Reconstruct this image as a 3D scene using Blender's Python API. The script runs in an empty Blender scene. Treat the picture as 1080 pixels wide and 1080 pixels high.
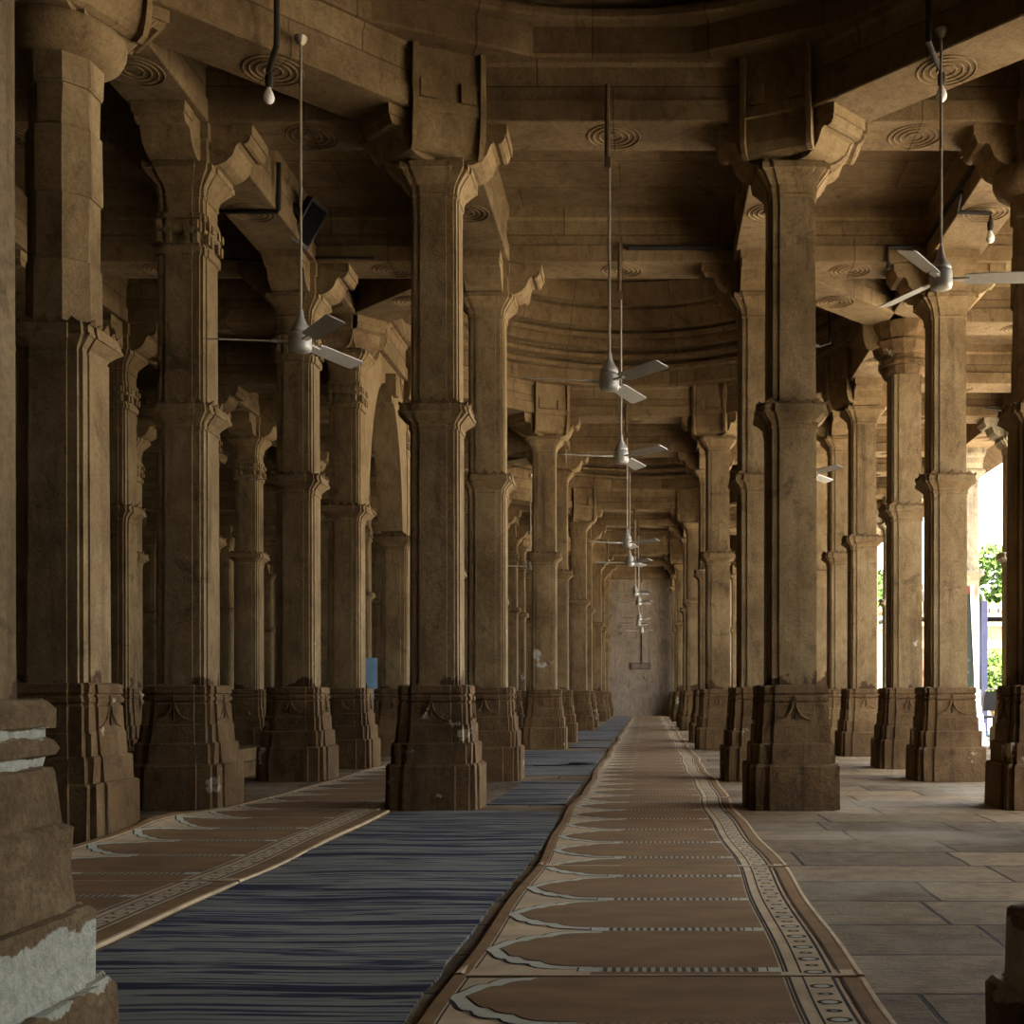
import bpy, bmesh, math, random
from mathutils import Vector, Matrix
random.seed(7)
PI = math.pi
sc = bpy.context.scene
col = sc.collection

# ------------------------------------------------------------------ helpers
class MB:
    """collects vertices and faces, then links them as ONE mesh object"""
    def __init__(s): s.v = []; s.f = []; s.m = []; s.mat = 0; s.sm = []; s.smooth = False
    def add(s, vs, fs):
        o = len(s.v); s.v += [tuple(p) for p in vs]
        for f in fs:
            s.f.append([i + o for i in f]); s.m.append(s.mat); s.sm.append(s.smooth)
        return s
    def box(s, x0, y0, z0, x1, y1, z1):
        return s.add([(x0,y0,z0),(x1,y0,z0),(x1,y1,z0),(x0,y1,z0),(x0,y0,z1),(x1,y0,z1),(x1,y1,z1),(x0,y1,z1)],
                     [(0,3,2,1),(4,5,6,7),(0,1,5,4),(1,2,6,5),(2,3,7,6),(3,0,4,7)])
    def loft(s, rings, caps=(True, True), closed=True):
        n = len(rings[0]); vs = [p for r in rings for p in r]; fs = []
        for i in range(len(rings)-1):
            for j in range(n if closed else n-1):
                k = (j+1) % n
                fs.append((i*n+j, i*n+k, (i+1)*n+k, (i+1)*n+j))
        if caps[0]: fs.append(tuple(reversed(range(n))))
        if caps[1]: fs.append(tuple(range((len(rings)-1)*n, len(rings)*n)))
        return s.add(vs, fs)
    def prism(s, pts, fn, d0, d1):
        """outline pts (a,b) swept from d0 to d1 ; fn(a,b,d)->xyz"""
        return s.loft([[fn(a,b,d0) for a,b in pts], [fn(a,b,d1) for a,b in pts]])
    def tube(s, pts, r, n=8):
        pts = [Vector(p) for p in pts]; rings = []
        for i, p in enumerate(pts):
            t = (pts[min(i+1,len(pts)-1)] - pts[max(i-1,0)]).normalized()
            a = t.cross(Vector((0,0,1)));
            if a.length < .05: a = t.cross(Vector((0,1,0)))
            a.normalize(); b = t.cross(a)
            rr = r[i] if isinstance(r, (list, tuple)) else r
            rings.append([p + a*rr*math.cos(2*PI*k/n) + b*rr*math.sin(2*PI*k/n) for k in range(n)])
        return s.loft(rings)
    def lathe(s, prof, n=20, c=(0,0,0)):
        return s.loft([[(c[0]+r*math.cos(2*PI*k/n), c[1]+r*math.sin(2*PI*k/n), c[2]+z) for k in range(n)] for r, z in prof])
    def poly(s, pts): return s.add(pts, [tuple(range(len(pts)))])
    def ring(s, c, r0, r1, z, n=24, ex=1.0, ey=1.0):
        vs = []; fs = []
        for k in range(n):
            a = 2*PI*k/n
            for r in (r0, r1): vs.append((c[0]+ex*r*math.cos(a), c[1]+ey*r*math.sin(a), z))
        for k in range(n):
            j = (k+1) % n; fs.append((2*k, 2*k+1, 2*j+1, 2*j))
        return s.add(vs, fs)
    def xf(s, M):
        s.v = [tuple(M @ Vector(p)) for p in s.v]; return s
    def mesh(s, name, mats, recalc=True):
        me = bpy.data.meshes.new(name)
        me.from_pydata(s.v, [], s.f); 
        for m in (mats if isinstance(mats, (list, tuple)) else [mats]): me.materials.append(m)
        for p, mi, sm in zip(me.polygons, s.m, s.sm): p.material_index = mi; p.use_smooth = sm
        if recalc:
            bm = bmesh.new(); bm.from_mesh(me); bmesh.ops.recalc_face_normals(bm, faces=bm.faces[:]); bm.to_mesh(me); bm.free()
        me.update(); return me
    def build(s, name, mats, parent=None, loc=(0,0,0), rz=0, recalc=True):
        return link(name, s.mesh(name, mats, recalc), parent, loc, rz)

def link(name, me, parent=None, loc=(0,0,0), rz=0):
    o = bpy.data.objects.new(name, me); col.objects.link(o)
    o.location = loc; o.rotation_euler = (0,0,rz)
    if parent: o.parent = parent
    return o
def tag(o, label=None, cat=None, group=None, kind=None):
    if label: o['label'] = label
    if cat: o['category'] = cat
    if group: o['group'] = group
    if kind: o['kind'] = kind
    return o
def empty(name, loc, rz=0):
    o = bpy.data.objects.new(name, None); col.objects.link(o); o.location = loc; o.rotation_euler = (0,0,rz)
    o.empty_display_size = .2
    return o
ORD = ['first','second','third','fourth','fifth','sixth','seventh','eighth','ninth','tenth','eleventh','twelfth','thirteenth',
       'fourteenth','fifteenth','sixteenth','seventeenth','eighteenth','nineteenth','twentieth','twenty-first','twenty-second']

# ------------------------------------------------------------------ materials
class NT:
    def __init__(s, name):
        s.mat = bpy.data.materials.new(name); s.mat.use_nodes = True
        s.t = s.mat.node_tree; s.bsdf = s.t.nodes['Principled BSDF']; s.L = s.t.links
    def n(s, typ, **kw):
        nd = s.t.nodes.new(typ)
        for k, v in kw.items():
            if k.startswith('_'): setattr(nd, k[1:], v)
            else: nd.inputs[k.replace('__',' ')].default_value = v
        return nd
    def l(s, a, b): s.L.new(a, b)
    def pos(s): return s.n('ShaderNodeNewGeometry').outputs['Position']
    def mapped(s, vec, scale=(1,1,1), loc=(0,0,0)):
        m = s.n('ShaderNodeMapping'); m.inputs['Scale'].default_value = scale; m.inputs['Location'].default_value = loc
        s.l(vec, m.inputs['Vector']); return m.outputs[0]
    def noise(s, vec, scale, detail=5, rough=.6, dist=0):
        n = s.n('ShaderNodeTexNoise'); n.inputs['Scale'].default_value = scale; n.inputs['Detail'].default_value = detail
        n.inputs['Roughness'].default_value = rough; n.inputs['Distortion'].default_value = dist
        s.l(vec, n.inputs['Vector']); return n.outputs[0]
    def ramp(s, fac, stops, interp='LINEAR'):
        r = s.n('ShaderNodeValToRGB'); r.color_ramp.interpolation = interp
        e = r.color_ramp.elements
        while len(e) < len(stops): e.new(.5)
        for el, (p, c) in zip(e, stops):
            el.position = p; el.color = (*c, 1) if len(c) == 3 else c
        s.l(fac, r.inputs[0]); return r.outputs[0]
    def mix(s, fac, a, b, mode='MIX'):
        m = s.n('ShaderNodeMix', _data_type='RGBA', _blend_type=mode)
        for sock, val in ((m.inputs[0], fac), (m.inputs[6], a), (m.inputs[7], b)):
            if isinstance(val, (int, float)): sock.default_value = val
            elif isinstance(val, tuple): sock.default_value = (*val, 1)
            else: s.l(val, sock)
        return m.outputs[2]
    def math(s, op, a, b=None, c=None, clamp=False):
        m = s.n('ShaderNodeMath', _operation=op, _use_clamp=clamp)
        for i, v in enumerate((a, b, c)):
            if v is None: continue
            if isinstance(v, (int, float)): m.inputs[i].default_value = v
            else: s.l(v, m.inputs[i])
        return m.outputs[0]
    def sep(s, vec):
        x = s.n('ShaderNodeSeparateXYZ'); s.l(vec, x.inputs[0]); return x.outputs
    def bump(s, h, strength=.4, dist=.02):
        b = s.n('ShaderNodeBump', Strength=strength, Distance=dist); s.l(h, b.inputs['Height'])
        s.l(b.outputs[0], s.bsdf.inputs['Normal'])
    def done(s, colour, rough=.9):
        if isinstance(colour, tuple): s.bsdf.inputs['Base Color'].default_value = (*colour, 1)
        else: s.l(colour, s.bsdf.inputs['Base Color'])
        s.bsdf.inputs['Roughness'].default_value = rough
        s.bsdf.inputs['Specular IOR Level'].default_value = .25
        return s.mat

def plain(name, c, rough=.6, metal=0, var=.25, scale=14):
    t = NT(name); p = t.pos(); n = t.noise(p, scale, 4)
    lo = tuple(x*(1-var) for x in c); hi = tuple(min(1, x*(1+var)) for x in c)
    m = t.done(t.ramp(n, [(.3, lo), (.7, hi)]), rough); t.bsdf.inputs['Metallic'].default_value = metal
    return m

def stone(name, dark, mid, light, stain=(.035,.020,.009), peel=None, chalk=None, chalk_at=(.63,9), bump=.5, streak=True, joints=None):
    def tone(c, k=.78, d=.05):
        l_ = .3*c[0]+.55*c[1]+.15*c[2]
        return tuple(k*w_*(v+(l_-v)*d) for v, w_ in zip(c, (1.0,1.0,.93)))
    dark, mid, light = tone(dark, .62), tone(mid), tone(light, .82)
    t = NT(name); p = t.pos()
    a = t.noise(p, 1.1, 8, .62, .4)
    c = t.ramp(a, [(.28, dark), (.5, mid), (.72, light)])
    f = t.noise(t.mapped(p, (1,1,.45)), 9, 10, .72, .6)
    c = t.mix(.62, c, t.ramp(f, [(.32, (.30,.26,.22)), (.47,(.78,.76,.73)), (.62, (1,1,1))]), 'MULTIPLY')
    g_ = t.noise(p, 48, 5, .7)
    c = t.mix(.5, c, t.ramp(g_, [(.34,(.45,.42,.4)),(.56,(1,1,1))]), 'MULTIPLY')
    if streak:
        s = t.noise(t.mapped(p, (7,7,.5)), 1.0, 5, .6)
        c = t.mix(t.ramp(s, [(.56, (0,0,0)), (.74, (.6,.6,.6))]), c, stain)
    b = t.noise(p, 2.3, 6, .7, .8)
    c = t.mix(t.ramp(b, [(.60, (0,0,0)), (.68, (.55,.55,.55))]), c, stain)
    z = t.sep(p)[2]
    if chalk:   # scraps of old limewash
        k = t.noise(t.mapped(p, (1,1,1), (9,3,5)), 1.7, 7, .65)
        c = t.mix(t.math('MULTIPLY', t.ramp(k, [(chalk_at[0], (0,0,0)), (chalk_at[0]+.02, (.85,.85,.85))]), t.math('LESS_THAN', z, chalk_at[1])), c, chalk)
    if peel:    # plaster fallen off the foot of the shaft, a ragged edge about 1.0-1.4 m up
        k = t.noise(t.mapped(p, (1,1,.8)), 3.1, 6, .6)
        h = t.math('MULTIPLY_ADD', t.math('SUBTRACT', 1.07, z), .62, t.math('ADD', t.math('MULTIPLY', k, .60), t.math('MULTIPLY', t.noise(t.mapped(p,(1,1,.25),(2,8,3)), 1.05, 2), .48)))
        m = t.ramp(h, [(.555, (0,0,0)), (.575, (1,1,1))])
        c = t.mix(m, c, peel)
    h = t.math('ADD', t.noise(p, 9, 8, .7), t.math('MULTIPLY', t.noise(p, 55, 5, .7), .45))
    if joints:
        v = t.noise(p, 1, 2); 
        br = t.n('ShaderNodeTexBrick', Scale=1.0, Mortar__Size=.008); br.offset = .37
        br.inputs['Brick Width'].default_value = joints[0]; br.inputs['Row Height'].default_value = joints[1]
        br.inputs['Mortar Smooth'].default_value = .3
        br.inputs['Color1'].default_value = (.78,.76,.74,1); br.inputs['Color2'].default_value = (1,1,1,1); br.inputs['Mortar'].default_value = (.45,.42,.4,1)
        if joints[2] == 'dome':
            q = t.n('ShaderNodeTexCoord').outputs['Object']; o = t.sep(q)
            ang = t.math('MULTIPLY', t.math('ARCTAN2', o[1], o[0]), 3.3)
            cb = t.n('ShaderNodeCombineXYZ'); t.l(ang, cb.inputs[0]); t.l(o[2], cb.inputs[1]); vec = cb.outputs[0]
        elif joints[2] == 'beam':
            q = t.n('ShaderNodeTexCoord').outputs['Object']; o = t.sep(q)
            cb = t.n('ShaderNodeCombineXYZ'); t.l(o[0], cb.inputs[0]); t.l(o[2], cb.inputs[1]); vec = cb.outputs[0]
        else: vec = p
        t.l(vec, br.inputs['Vector'])
        c = t.mix(1.0, c, br.outputs[0], 'MULTIPLY')
        h = t.math('SUBTRACT', h, t.math('MULTIPLY', br.outputs['Fac'], .8))
    t.bump(h, bump, .02)
    return t.done(c, .92)

M = {}
M['plaster'] = stone('weathered_plaster', (.20,.128,.058), (.30,.205,.104), (.38,.275,.155), peel=(.06,.031,.013), chalk=(.42,.41,.37), chalk_at=(.665,1.75), bump=.5)
M['sandstone'] = stone('brown_sandstone', (.115,.062,.024), (.19,.110,.046), (.27,.172,.082), chalk=(.40,.34,.25), bump=.9)
M['capital'] = stone('carved_capital_stone', (.20,.125,.055), (.30,.20,.10), (.37,.265,.145), bump=.5, streak=False)
M['beam'] = stone('beam_stone', (.21,.135,.062), (.31,.21,.11), (.37,.27,.155), bump=.4, streak=False, joints=(1.7,3.0,'beam'))
M['dome'] = stone('dome_stone', (.17,.10,.044), (.26,.17,.085), (.33,.23,.125), bump=.5, streak=False, joints=(.95,9,'dome'))
M['ceil'] = stone('ceiling_slab_stone', (.18,.115,.055), (.27,.185,.10), (.33,.245,.14), bump=.35, streak=False, joints=(2.9,.62,'floor'))
M['wall'] = stone('wall_plaster', (.31,.24,.185), (.38,.305,.245), (.43,.35,.29), bump=.2)
M['white'] = stone('pale_column_stone', (.36,.30,.22), (.44,.38,.29), (.50,.44,.35), bump=.3)  # lighter stone colour for the outer column row
M['pav'] = plain('pavilion_stone', (.17,.145,.105), .95, 0, .25, 1.5)
M['rough'] = stone('rough_plinth_stone', (.13,.085,.040), (.21,.145,.078), (.30,.225,.135), bump=1.0, joints=None)

def near_mat():
    t = NT('limewash_scraps_on_rough_stone'); p = t.pos(); z = t.sep(p)[2]
    a = t.noise(p, 3.2, 8, .65, .5)
    c = t.ramp(a, [(.28,(.10,.062,.028)),(.5,(.19,.125,.062)),(.72,(.28,.20,.11))])
    c = t.mix(.6, c, t.ramp(t.noise(p, 38, 5, .7), [(.32,(.30,.27,.25)),(.60,(1,1,1))]), 'MULTIPLY')
    k = t.noise(p, 6.5, 7, .62)
    band = t.math('SUBTRACT', 1.0, t.math('MULTIPLY', t.math('ABSOLUTE', t.math('SUBTRACT', z, .295)), 9.0))
    m1 = t.ramp(t.math('ADD', t.math('MULTIPLY', band, .55), t.math('MULTIPLY', k, .7)), [(.50,(0,0,0)),(.52,(1,1,1))])
    grooves = t.math('MAXIMUM', t.math('SUBTRACT', 1.0, t.math('MULTIPLY', t.math('ABSOLUTE', t.math('SUBTRACT', z, .865)), 60.0)), t.math('SUBTRACT', 1.0, t.math('MULTIPLY', t.math('ABSOLUTE', t.math('SUBTRACT', z, .792)), 60.0)))
    m2 = t.ramp(t.math('ADD', t.math('MULTIPLY', grooves, .5), t.noise(p, 9, 5, .6)), [(.62,(0,0,0)),(.66,(1,1,1))])
    lime = t.ramp(t.noise(p, 30, 4), [(.35,(.36,.36,.29)),(.6,(.50,.50,.41))])
    c = t.mix(m1, c, lime); c = t.mix(m2, c, lime)
    t.bump(t.math('ADD', t.noise(p, 14, 8, .75), t.math('MULTIPLY', t.noise(p, 60, 4), .5)), .9, .02)
    return t.done(c, .95)
M['rough'] = near_mat()
def floor_mat():
    t = NT('stone_paving'); p = t.pos()
    q = t.mapped(p, (1,1,1), (.3,.12,0))
    br = t.n('ShaderNodeTexBrick', Scale=1.0, Mortar__Size=.011, Bias=0.0); br.offset = .42; br.squash = .75; br.squash_frequency = 3
    br.inputs['Brick Width'].default_value = 1.25; br.inputs['Row Height'].default_value = .56; br.inputs['Mortar Smooth'].default_value = .25
    br.inputs['Color1'].default_value = (.12,.082,.044,1); br.inputs['Color2'].default_value = (.29,.21,.122,1); br.inputs['Mortar'].default_value = (.025,.017,.01,1)
    w = t.noise(p, 1.2, 2)
    vm = t.n('ShaderNodeVectorMath', _operation='MULTIPLY_ADD'); t.l(w, vm.inputs[0]); vm.inputs[1].default_value = (.05,.05,0); t.l(q, vm.inputs[2])
    t.l(vm.outputs[0], br.inputs['Vector'])
    c = br.outputs[0]
    c = t.mix(.8, c, t.ramp(t.noise(p, 7, 10, .78), [(.36, (.35,.32,.29)), (.62, (1.0,.98,.95))]), 'MULTIPLY')
    c = t.mix(t.ramp(t.noise(t.mapped(p,(1,1,1),(4,7,1)), .9, 5), [(.5, (0,0,0)), (.66, (.5,.5,.5))]), c, (.30,.265,.20))
    h = t.math('SUBTRACT', t.math('ADD', t.noise(t.mapped(p,(.6,2.5,1)), 12, 7, .7), t.math('MULTIPLY', t.noise(p, 60, 4), .4)), t.math('MULTIPLY', br.outputs['Fac'], 1.6))
    t.bump(h, .9, .02)
    return t.done(c, .8)
M['floor'] = floor_mat()
M['court'] = plain('sunlit_courtyard_paving', (.50,.43,.33), .9, 0, .15, 2)

def fabric(name, c, var=.22, scale=3):
    t = NT(name); p = t.pos()
    a = t.noise(t.mapped(p,(1,2.2,1)), scale, 6, .6)
    lo = tuple(x*(1-var) for x in c); hi = tuple(min(1,x*(1+var)) for x in c)
    cc = t.ramp(a, [(.3, lo), (.7, hi)])
    w = t.noise(t.mapped(p, (30,260,1)), 1, 2)
    t.bump(t.math('ADD', w, t.noise(p, 90, 3)), .35, .004)
    return t.done(cc, 1.0)
M['mat_field'] = fabric('carpet_brown_field', (.185,.108,.048))
M['mat_span'] = fabric('carpet_beige', (.43,.325,.205))
M['mat_band'] = fabric('carpet_cream_band', (.42,.41,.33), .12)
M['mat_dark'] = fabric('carpet_black_line', (.018,.016,.015))
M['mat_edge'] = fabric('carpet_brown_edge', (.20,.115,.048))
def dash_mat():
    t = NT('carpet_dash_row'); x = t.sep(t.pos())[0]
    s = t.math('GREATER_THAN', t.math('SINE', t.math('MULTIPLY', x, 2*PI/.030)), 0.0)
    return t.done(t.mix(s, (.06,.05,.04), (.34,.31,.23)), 1.0)
M['mat_dash'] = dash_mat()
def rug_mat():
    t = NT('blue_striped_rug'); p = t.pos()
    v = t.mapped(p, (.22,1,1))
    a = t.noise(t.mapped(p, (.22,6.2,1)), 1.0, 4, .66, .1)
    b = t.noise(t.mapped(p, (1.3,24,1)), 1.0, 3, .6, .1)
    s = t.math('ADD', t.math('MULTIPLY', a, .78), t.math('MULTIPLY', b, .22))
    c = t.ramp(s, [(.40,(.010,.013,.036)), (.462,(.016,.021,.050)), (.474,(.155,.16,.15)), (.535,(.22,.22,.195)), (.545,(.03,.04,.075)), (.585,(.02,.026,.056)), (.596,(.19,.195,.18))])
    f = t.noise(t.mapped(p, (3,60,1)), 1.0, 3)
    c = t.mix(.5, c, t.ramp(f, [(.3,(.5,.5,.5)),(.65,(1,1,1))]), 'MULTIPLY')
    t.bump(t.math('ADD', t.noise(t.mapped(p,(20,140,1)),1,2), t.noise(p, 4, 3)), .4, .006)
    return t.done(c, 1.0)
M['rug'] = rug_mat()
M['fan'] = plain('fan_grey_enamel', (.42,.41,.38), .35, .2, .08)
M['rod'] = plain('fan_rod_steel', (.33,.29,.22), .45, .5, .15)
M['rust'] = plain('rusty_conduit', (.07,.045,.025), .8)
M['black'] = plain('black_conduit', (.02,.017,.014), .6)
M['bulb'] = plain('frosted_bulb_glass', (.75,.75,.74), .2, 0, .03)
M['bluecloth'] = plain('blue_banner_cloth', (.018,.022,.062), .8, 0, .12, 3)
M['paleblue'] = plain('pale_blue_plastic', (.10,.17,.24), .6, 0, .12, 6)
M['board'] = plain('dark_green_board', (.012,.02,.011), .6)
M['boardtext'] = plain('faded_board_lettering', (.07,.08,.06), .8)
M['orange'] = plain('orange_board_header', (.16,.03,.01), .7)
M['frame'] = plain('white_board_frame', (.8,.8,.8), .5, 0, .04)
M['blackplastic'] = plain('black_chair_plastic', (.003,.003,.0035), .95)
M['blackplastic'].node_tree.nodes['Principled BSDF'].inputs['Specular IOR Level'].default_value = .08
M['leaf'] = plain('tree_leaves', (.055,.10,.012), .7, 0, .5, 1.2)
M['bark'] = plain('tree_bark', (.16,.11,.07), .95)
M['water'] = plain('clear_bottle_plastic', (.16,.22,.25), .15)
M['label'] = plain('blue_bottle_label', (.02,.09,.17), .5)

# ------------------------------------------------------------------ layout (metres; x across, y depth, camera at y = 0)
CAMX, CAMH, FPX = .288, .966, 1240.0
XW, XN = 1.5, 3.62            # half of the wide bay, half of a dome square
ZB, ZT = 5.70, 6.32           # beam soffit, beam top
Y = dict(N=2.78, A=10.0, B=13.165, C=20.385, C2=23.33, D=30.53, D2=33.48, E=40.40, E2=43.70, F=48.58)
DOMES = [('N','A'), ('B','C'), ('C2','D'), ('D2','E')]

# ------------------------------------------------------------------ column parts (shared meshes)
def plan(R, z, R1=None, b=None, a=None):
    R1 = R1 or R*.945; b = b or R*.83; a = a or R*.545
    q = [(-a,-R),(a,-R),(a,-R1),(b,-R1),(b,-b),(R1,-b),(R1,-a)]
    out = []
    for k in range(4):
        for (x, y) in q[:]:
            for _ in range(k): x, y = -y, x
            out.append((x, y, z))
    # drop the doubled corner points: each side starts where the last one stopped
    return out
def octo(R, z, n=8, off=.5): return [(R*math.cos(2*PI*(k+off)/n), R*math.sin(2*PI*(k+off)/n), z) for k in range(n)]
def lofted(prof): return MB().loft([plan(R, z) for z, R in prof])
MESH = {}
def ornament(mb, R0, R1, z0, z1):
    """raised rib and two hanging arcs on each face of a plinth"""
    for k in range(4):
        rot = Matrix.Rotation(k*PI/2, 4, 'Z'); m = MB()
        def P(x, t):  # t 0..1 up the face
            return (x, -(R0 + (R1-R0)*t) - .004, z0 + (z1-z0)*t)
        w = R1*.52
        m.tube([P(0, 1), P(0, .15)], .008, 5)
        for sg in (-1, 1):
            m.tube([P(sg*w*(1-math.cos(u)), .95-.85*math.sin(u)) for u in [i*PI/2/7 for i in range(8)]], .007, 5)
        m.xf(rot); mb.add(m.v, m.f)
def std_plinth():
    m = MB()
    m.loft([plan(.392,0), plan(.388,.36), plan(.375,.38)])
    m.loft([plan(.352,.375), plan(.350,.54), plan(.338,.555)])
    m.loft([plan(R, z) for z, R in [(.55,.322),(.70,.316),(.715,.305),(.875,.300),(.885,.288),(.900,.288),(.908,.302),(.935,.302),(.944,.288),(.958,.288),(.966,.300),(1.02,.298),(1.032,.285)]])
    ornament(m, .306, .302, .72, .95)
    return m
def near_plinth():
    m = MB()
    m.loft([plan(R, z) for z, R in [(0,.41),(.20,.405),(.22,.39)]])
    m.loft([plan(R, z) for z, R in [(.215,.365),(.40,.36),(.414,.35)]])
    m.loft([plan(R, z) for z, R in [(.41,.325),(.52,.315),(.62,.318),(.632,.300)]])
    m.loft([plan(R, z) for z, R in [(.63,.295),(.76,.285),(.776,.28),(.778,.262),(.806,.262),(.81,.285),(.83,.294),(.85,.285),(.852,.262),(.878,.262),(.882,.285),(.925,.288),(.949,.27)]])
    return m
def spikes(m, R, z, h, n=5):
    """ragged leaf points along the four sides of a ring"""
    for k in range(4):
        rot = Matrix.Rotation(k*PI/2, 4, 'Z'); q = MB()
        w = 2*R*.86/n
        for i in range(n):
            x = -R*.86 + w*(i+.5); hh = h*(1 if i != n//2 else 1.5)
            q.add([(x-w*.5,-R,z),(x+w*.5,-R,z),(x+w*.5,-R+.05,z),(x-w*.5,-R+.05,z),(x,-R-.006,z+hh)], [(0,1,4),(1,2,4),(2,3,4),(3,0,4)])
        q.xf(rot); m.add(q.v, q.f)
def bracket():
    pr = [(.10,5.36),(.29,5.36),(.34,5.375),(.40,5.40),(.445,5.45),(.465,5.50),(.48,5.54),(.51,5.555),(.545,5.545),(.575,5.555),(.595,5.585),(.60,5.62),(.60,5.70),(.10,5.70)]
    m = MB().prism(pr, lambda a,b,d: (a,d,b), -.20, .20)
    m.prism([(.44,5.615),(.615,5.615),(.615,5.70),(.44,5.70)], lambda a,b,d:(a,d,b), -.215, .215)
    return m
def vertex_block():
    pr = [(.15,6.22),(.42,6.22),(.42,5.80),(.455,5.785),(.455,5.70),(.43,5.69),(.425,5.60),(.41,5.50),(.375,5.43),(.33,5.405),(.15,5.40)]
    m = MB().prism(pr, lambda a,b,d: (a,d,b), -.265, .265)
    m.prism([(.15,6.22),(.47,6.22),(.47,5.62),(.46,5.50),(.43,5.42),(.38,5.385),(.33,5.40),(.15,5.42)], lambda a,b,d: (a,d,b), -.30, -.255)
    m.prism([(.15,6.22),(.47,6.22),(.47,5.62),(.46,5.50),(.43,5.42),(.38,5.385),(.33,5.40),(.15,5.42)], lambda a,b,d: (a,d,b), .255, .30)
    m.prism([(.40,5.80),(.45,5.80),(.45,5.95),(.40,5.95)], lambda a,b,d:(a,d,b), -.23, -.10)
    m.prism([(.40,5.80),(.45,5.80),(.45,5.95),(.40,5.95)], lambda a,b,d:(a,d,b), .10, .23)
    return m
def jit(mb, a=.004, seed=1):
    r = random.Random(seed); d = {}
    for i, p in enumerate(mb.v):
        k = tuple(round(c, 4) for c in p)
        if k not in d: d[k] = tuple(c + r.uniform(-a, a) for c in p)
        mb.v[i] = d[k]
    return mb
MESH['plinth'] = jit(std_plinth(), .005).mesh('plinth', M['sandstone'])
MESH['near_plinth'] = jit(near_plinth(), .005, 3).mesh('near_plinth', M['rough'])
MESH['lower'] = lofted([(1.025,.214),(1.06,.212),(3.20,.208)]).mesh('lower_shaft', M['plaster'])
MESH['wide_lower'] = lofted([(1.025,.238),(1.06,.236),(3.20,.225)]).mesh('lower_shaft', M['plaster'])
MESH['near_lower'] = lofted([(.945,.214),(1.06,.212),(3.20,.208)]).mesh('lower_shaft', M['plaster'])
rm = lofted([(3.17,.218),(3.195,.222),(3.20,.212),(3.23,.225),(3.27,.268),(3.29,.290),(3.292,.300),(3.312,.302),(3.315,.292),(3.36,.288),(3.385,.270)])
MESH['ring'] = jit(rm, .003).mesh('ring_moulding', M['capital'])
sp = MB(); spikes(sp, .285, 3.362, .045); sp2 = sp
MESH['leaves'] = jit(sp2, .006, 5).mesh('leaf_fringe', M['sandstone'])
MESH['upper'] = lofted([(3.36,.204),(5.16,.198)]).mesh('upper_shaft', M['plaster'])
mband = lofted([(3.36,.204),(4.62,.200),(4.63,.222),(4.69,.226),(4.70,.205),(4.80,.203),(4.82,.224),(4.90,.228),(4.915,.212),(4.93,.222),(4.97,.218),(4.98,.200),(5.16,.198)])
for k in range(4):
    q = MB()
    for x in (-.15,-.075,.075,.15):
        q.box(x-.02,-.238,4.72,x+.02,-.19,4.80); q.box(x-.02,-.244,4.84,x+.02,-.19,4.90)
    q.xf(Matrix.Rotation(k*PI/2,4,'Z')); mband.add(q.v, q.f)
MESH['upper_band'] = mband.mesh('upper_shaft', M['plaster'])
mo = MB().loft([octo(.235,3.36), octo(.235,3.80), octo(.225,3.82)])
for z0, z1, R in [(3.80,4.27,.222),(4.25,4.70,.235),(4.68,4.98,.215),(4.96,5.20,.238)]:
    mo.loft([octo(R-.006,z0), octo(R,z0+.02), octo(R,z1-.02), octo(R-.006,z1)])
MESH['upper_octo'] = jit(mo, .006, 9).mesh('upper_shaft', M['plaster'])
cap = lofted([(5.10,.206),(5.125,.215),(5.135,.205),(5.20,.222),(5.26,.27),(5.30,.305),(5.305,.318),(5.35,.32),(5.362,.305)])
cap.loft([[(x*s_,y*s_,z) for x,y in ((-1,-1),(1,-1),(1,1),(-1,1))] for z, s_ in ((5.36,.255),(5.55,.25),(5.56,.265),(5.70,.265))])
MESH['capital'] = jit(cap, .003, 4).mesh('capital', M['capital'])
cr = MB(); cr.smooth = True
cr.lathe([(.23,5.16),(.30,5.19),(.36,5.24),(.385,5.30),(.385,5.36),(.33,5.385)], 32)
cr.smooth = False
cr.loft([[(x*s_,y*s_,z) for x,y in ((-1,-1),(1,-1),(1,1),(-1,1))] for z, s_ in ((5.37,.255),(5.70,.265))])
MESH['capital_round'] = cr.mesh('capital', M['capital'])
cs = MB()
for z0, z1, R, R2 in [(5.06,5.17,.25,.30),(5.17,5.24,.33,.33),(5.24,5.30,.27,.30),(5.30,5.46,.32,.42),(5.46,5.50,.37,.37),(5.50,5.70,.40,.46)]:
    cs.loft([octo(R,z0,16), octo((R+R2)/2*1.03,(z0+z1)/2,16), octo(R2,z1,16)])
MESH['capital_stack'] = jit(cs, .012, 11).mesh('capital', M['sandstone'])
MESH['bracket'] = jit(bracket(), .003).mesh('bracket', M['capital'])
MESH['block'] = jit(vertex_block(), .004).mesh('bracket_block', M['capital'])
white_mesh = {}
def paler(k, mat):
    if (k, mat) not in white_mesh:
        me = MESH[k].copy(); me.materials.clear(); me.materials.append(M[mat]); white_mesh[k, mat] = me
    return white_mesh[k, mat]

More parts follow.
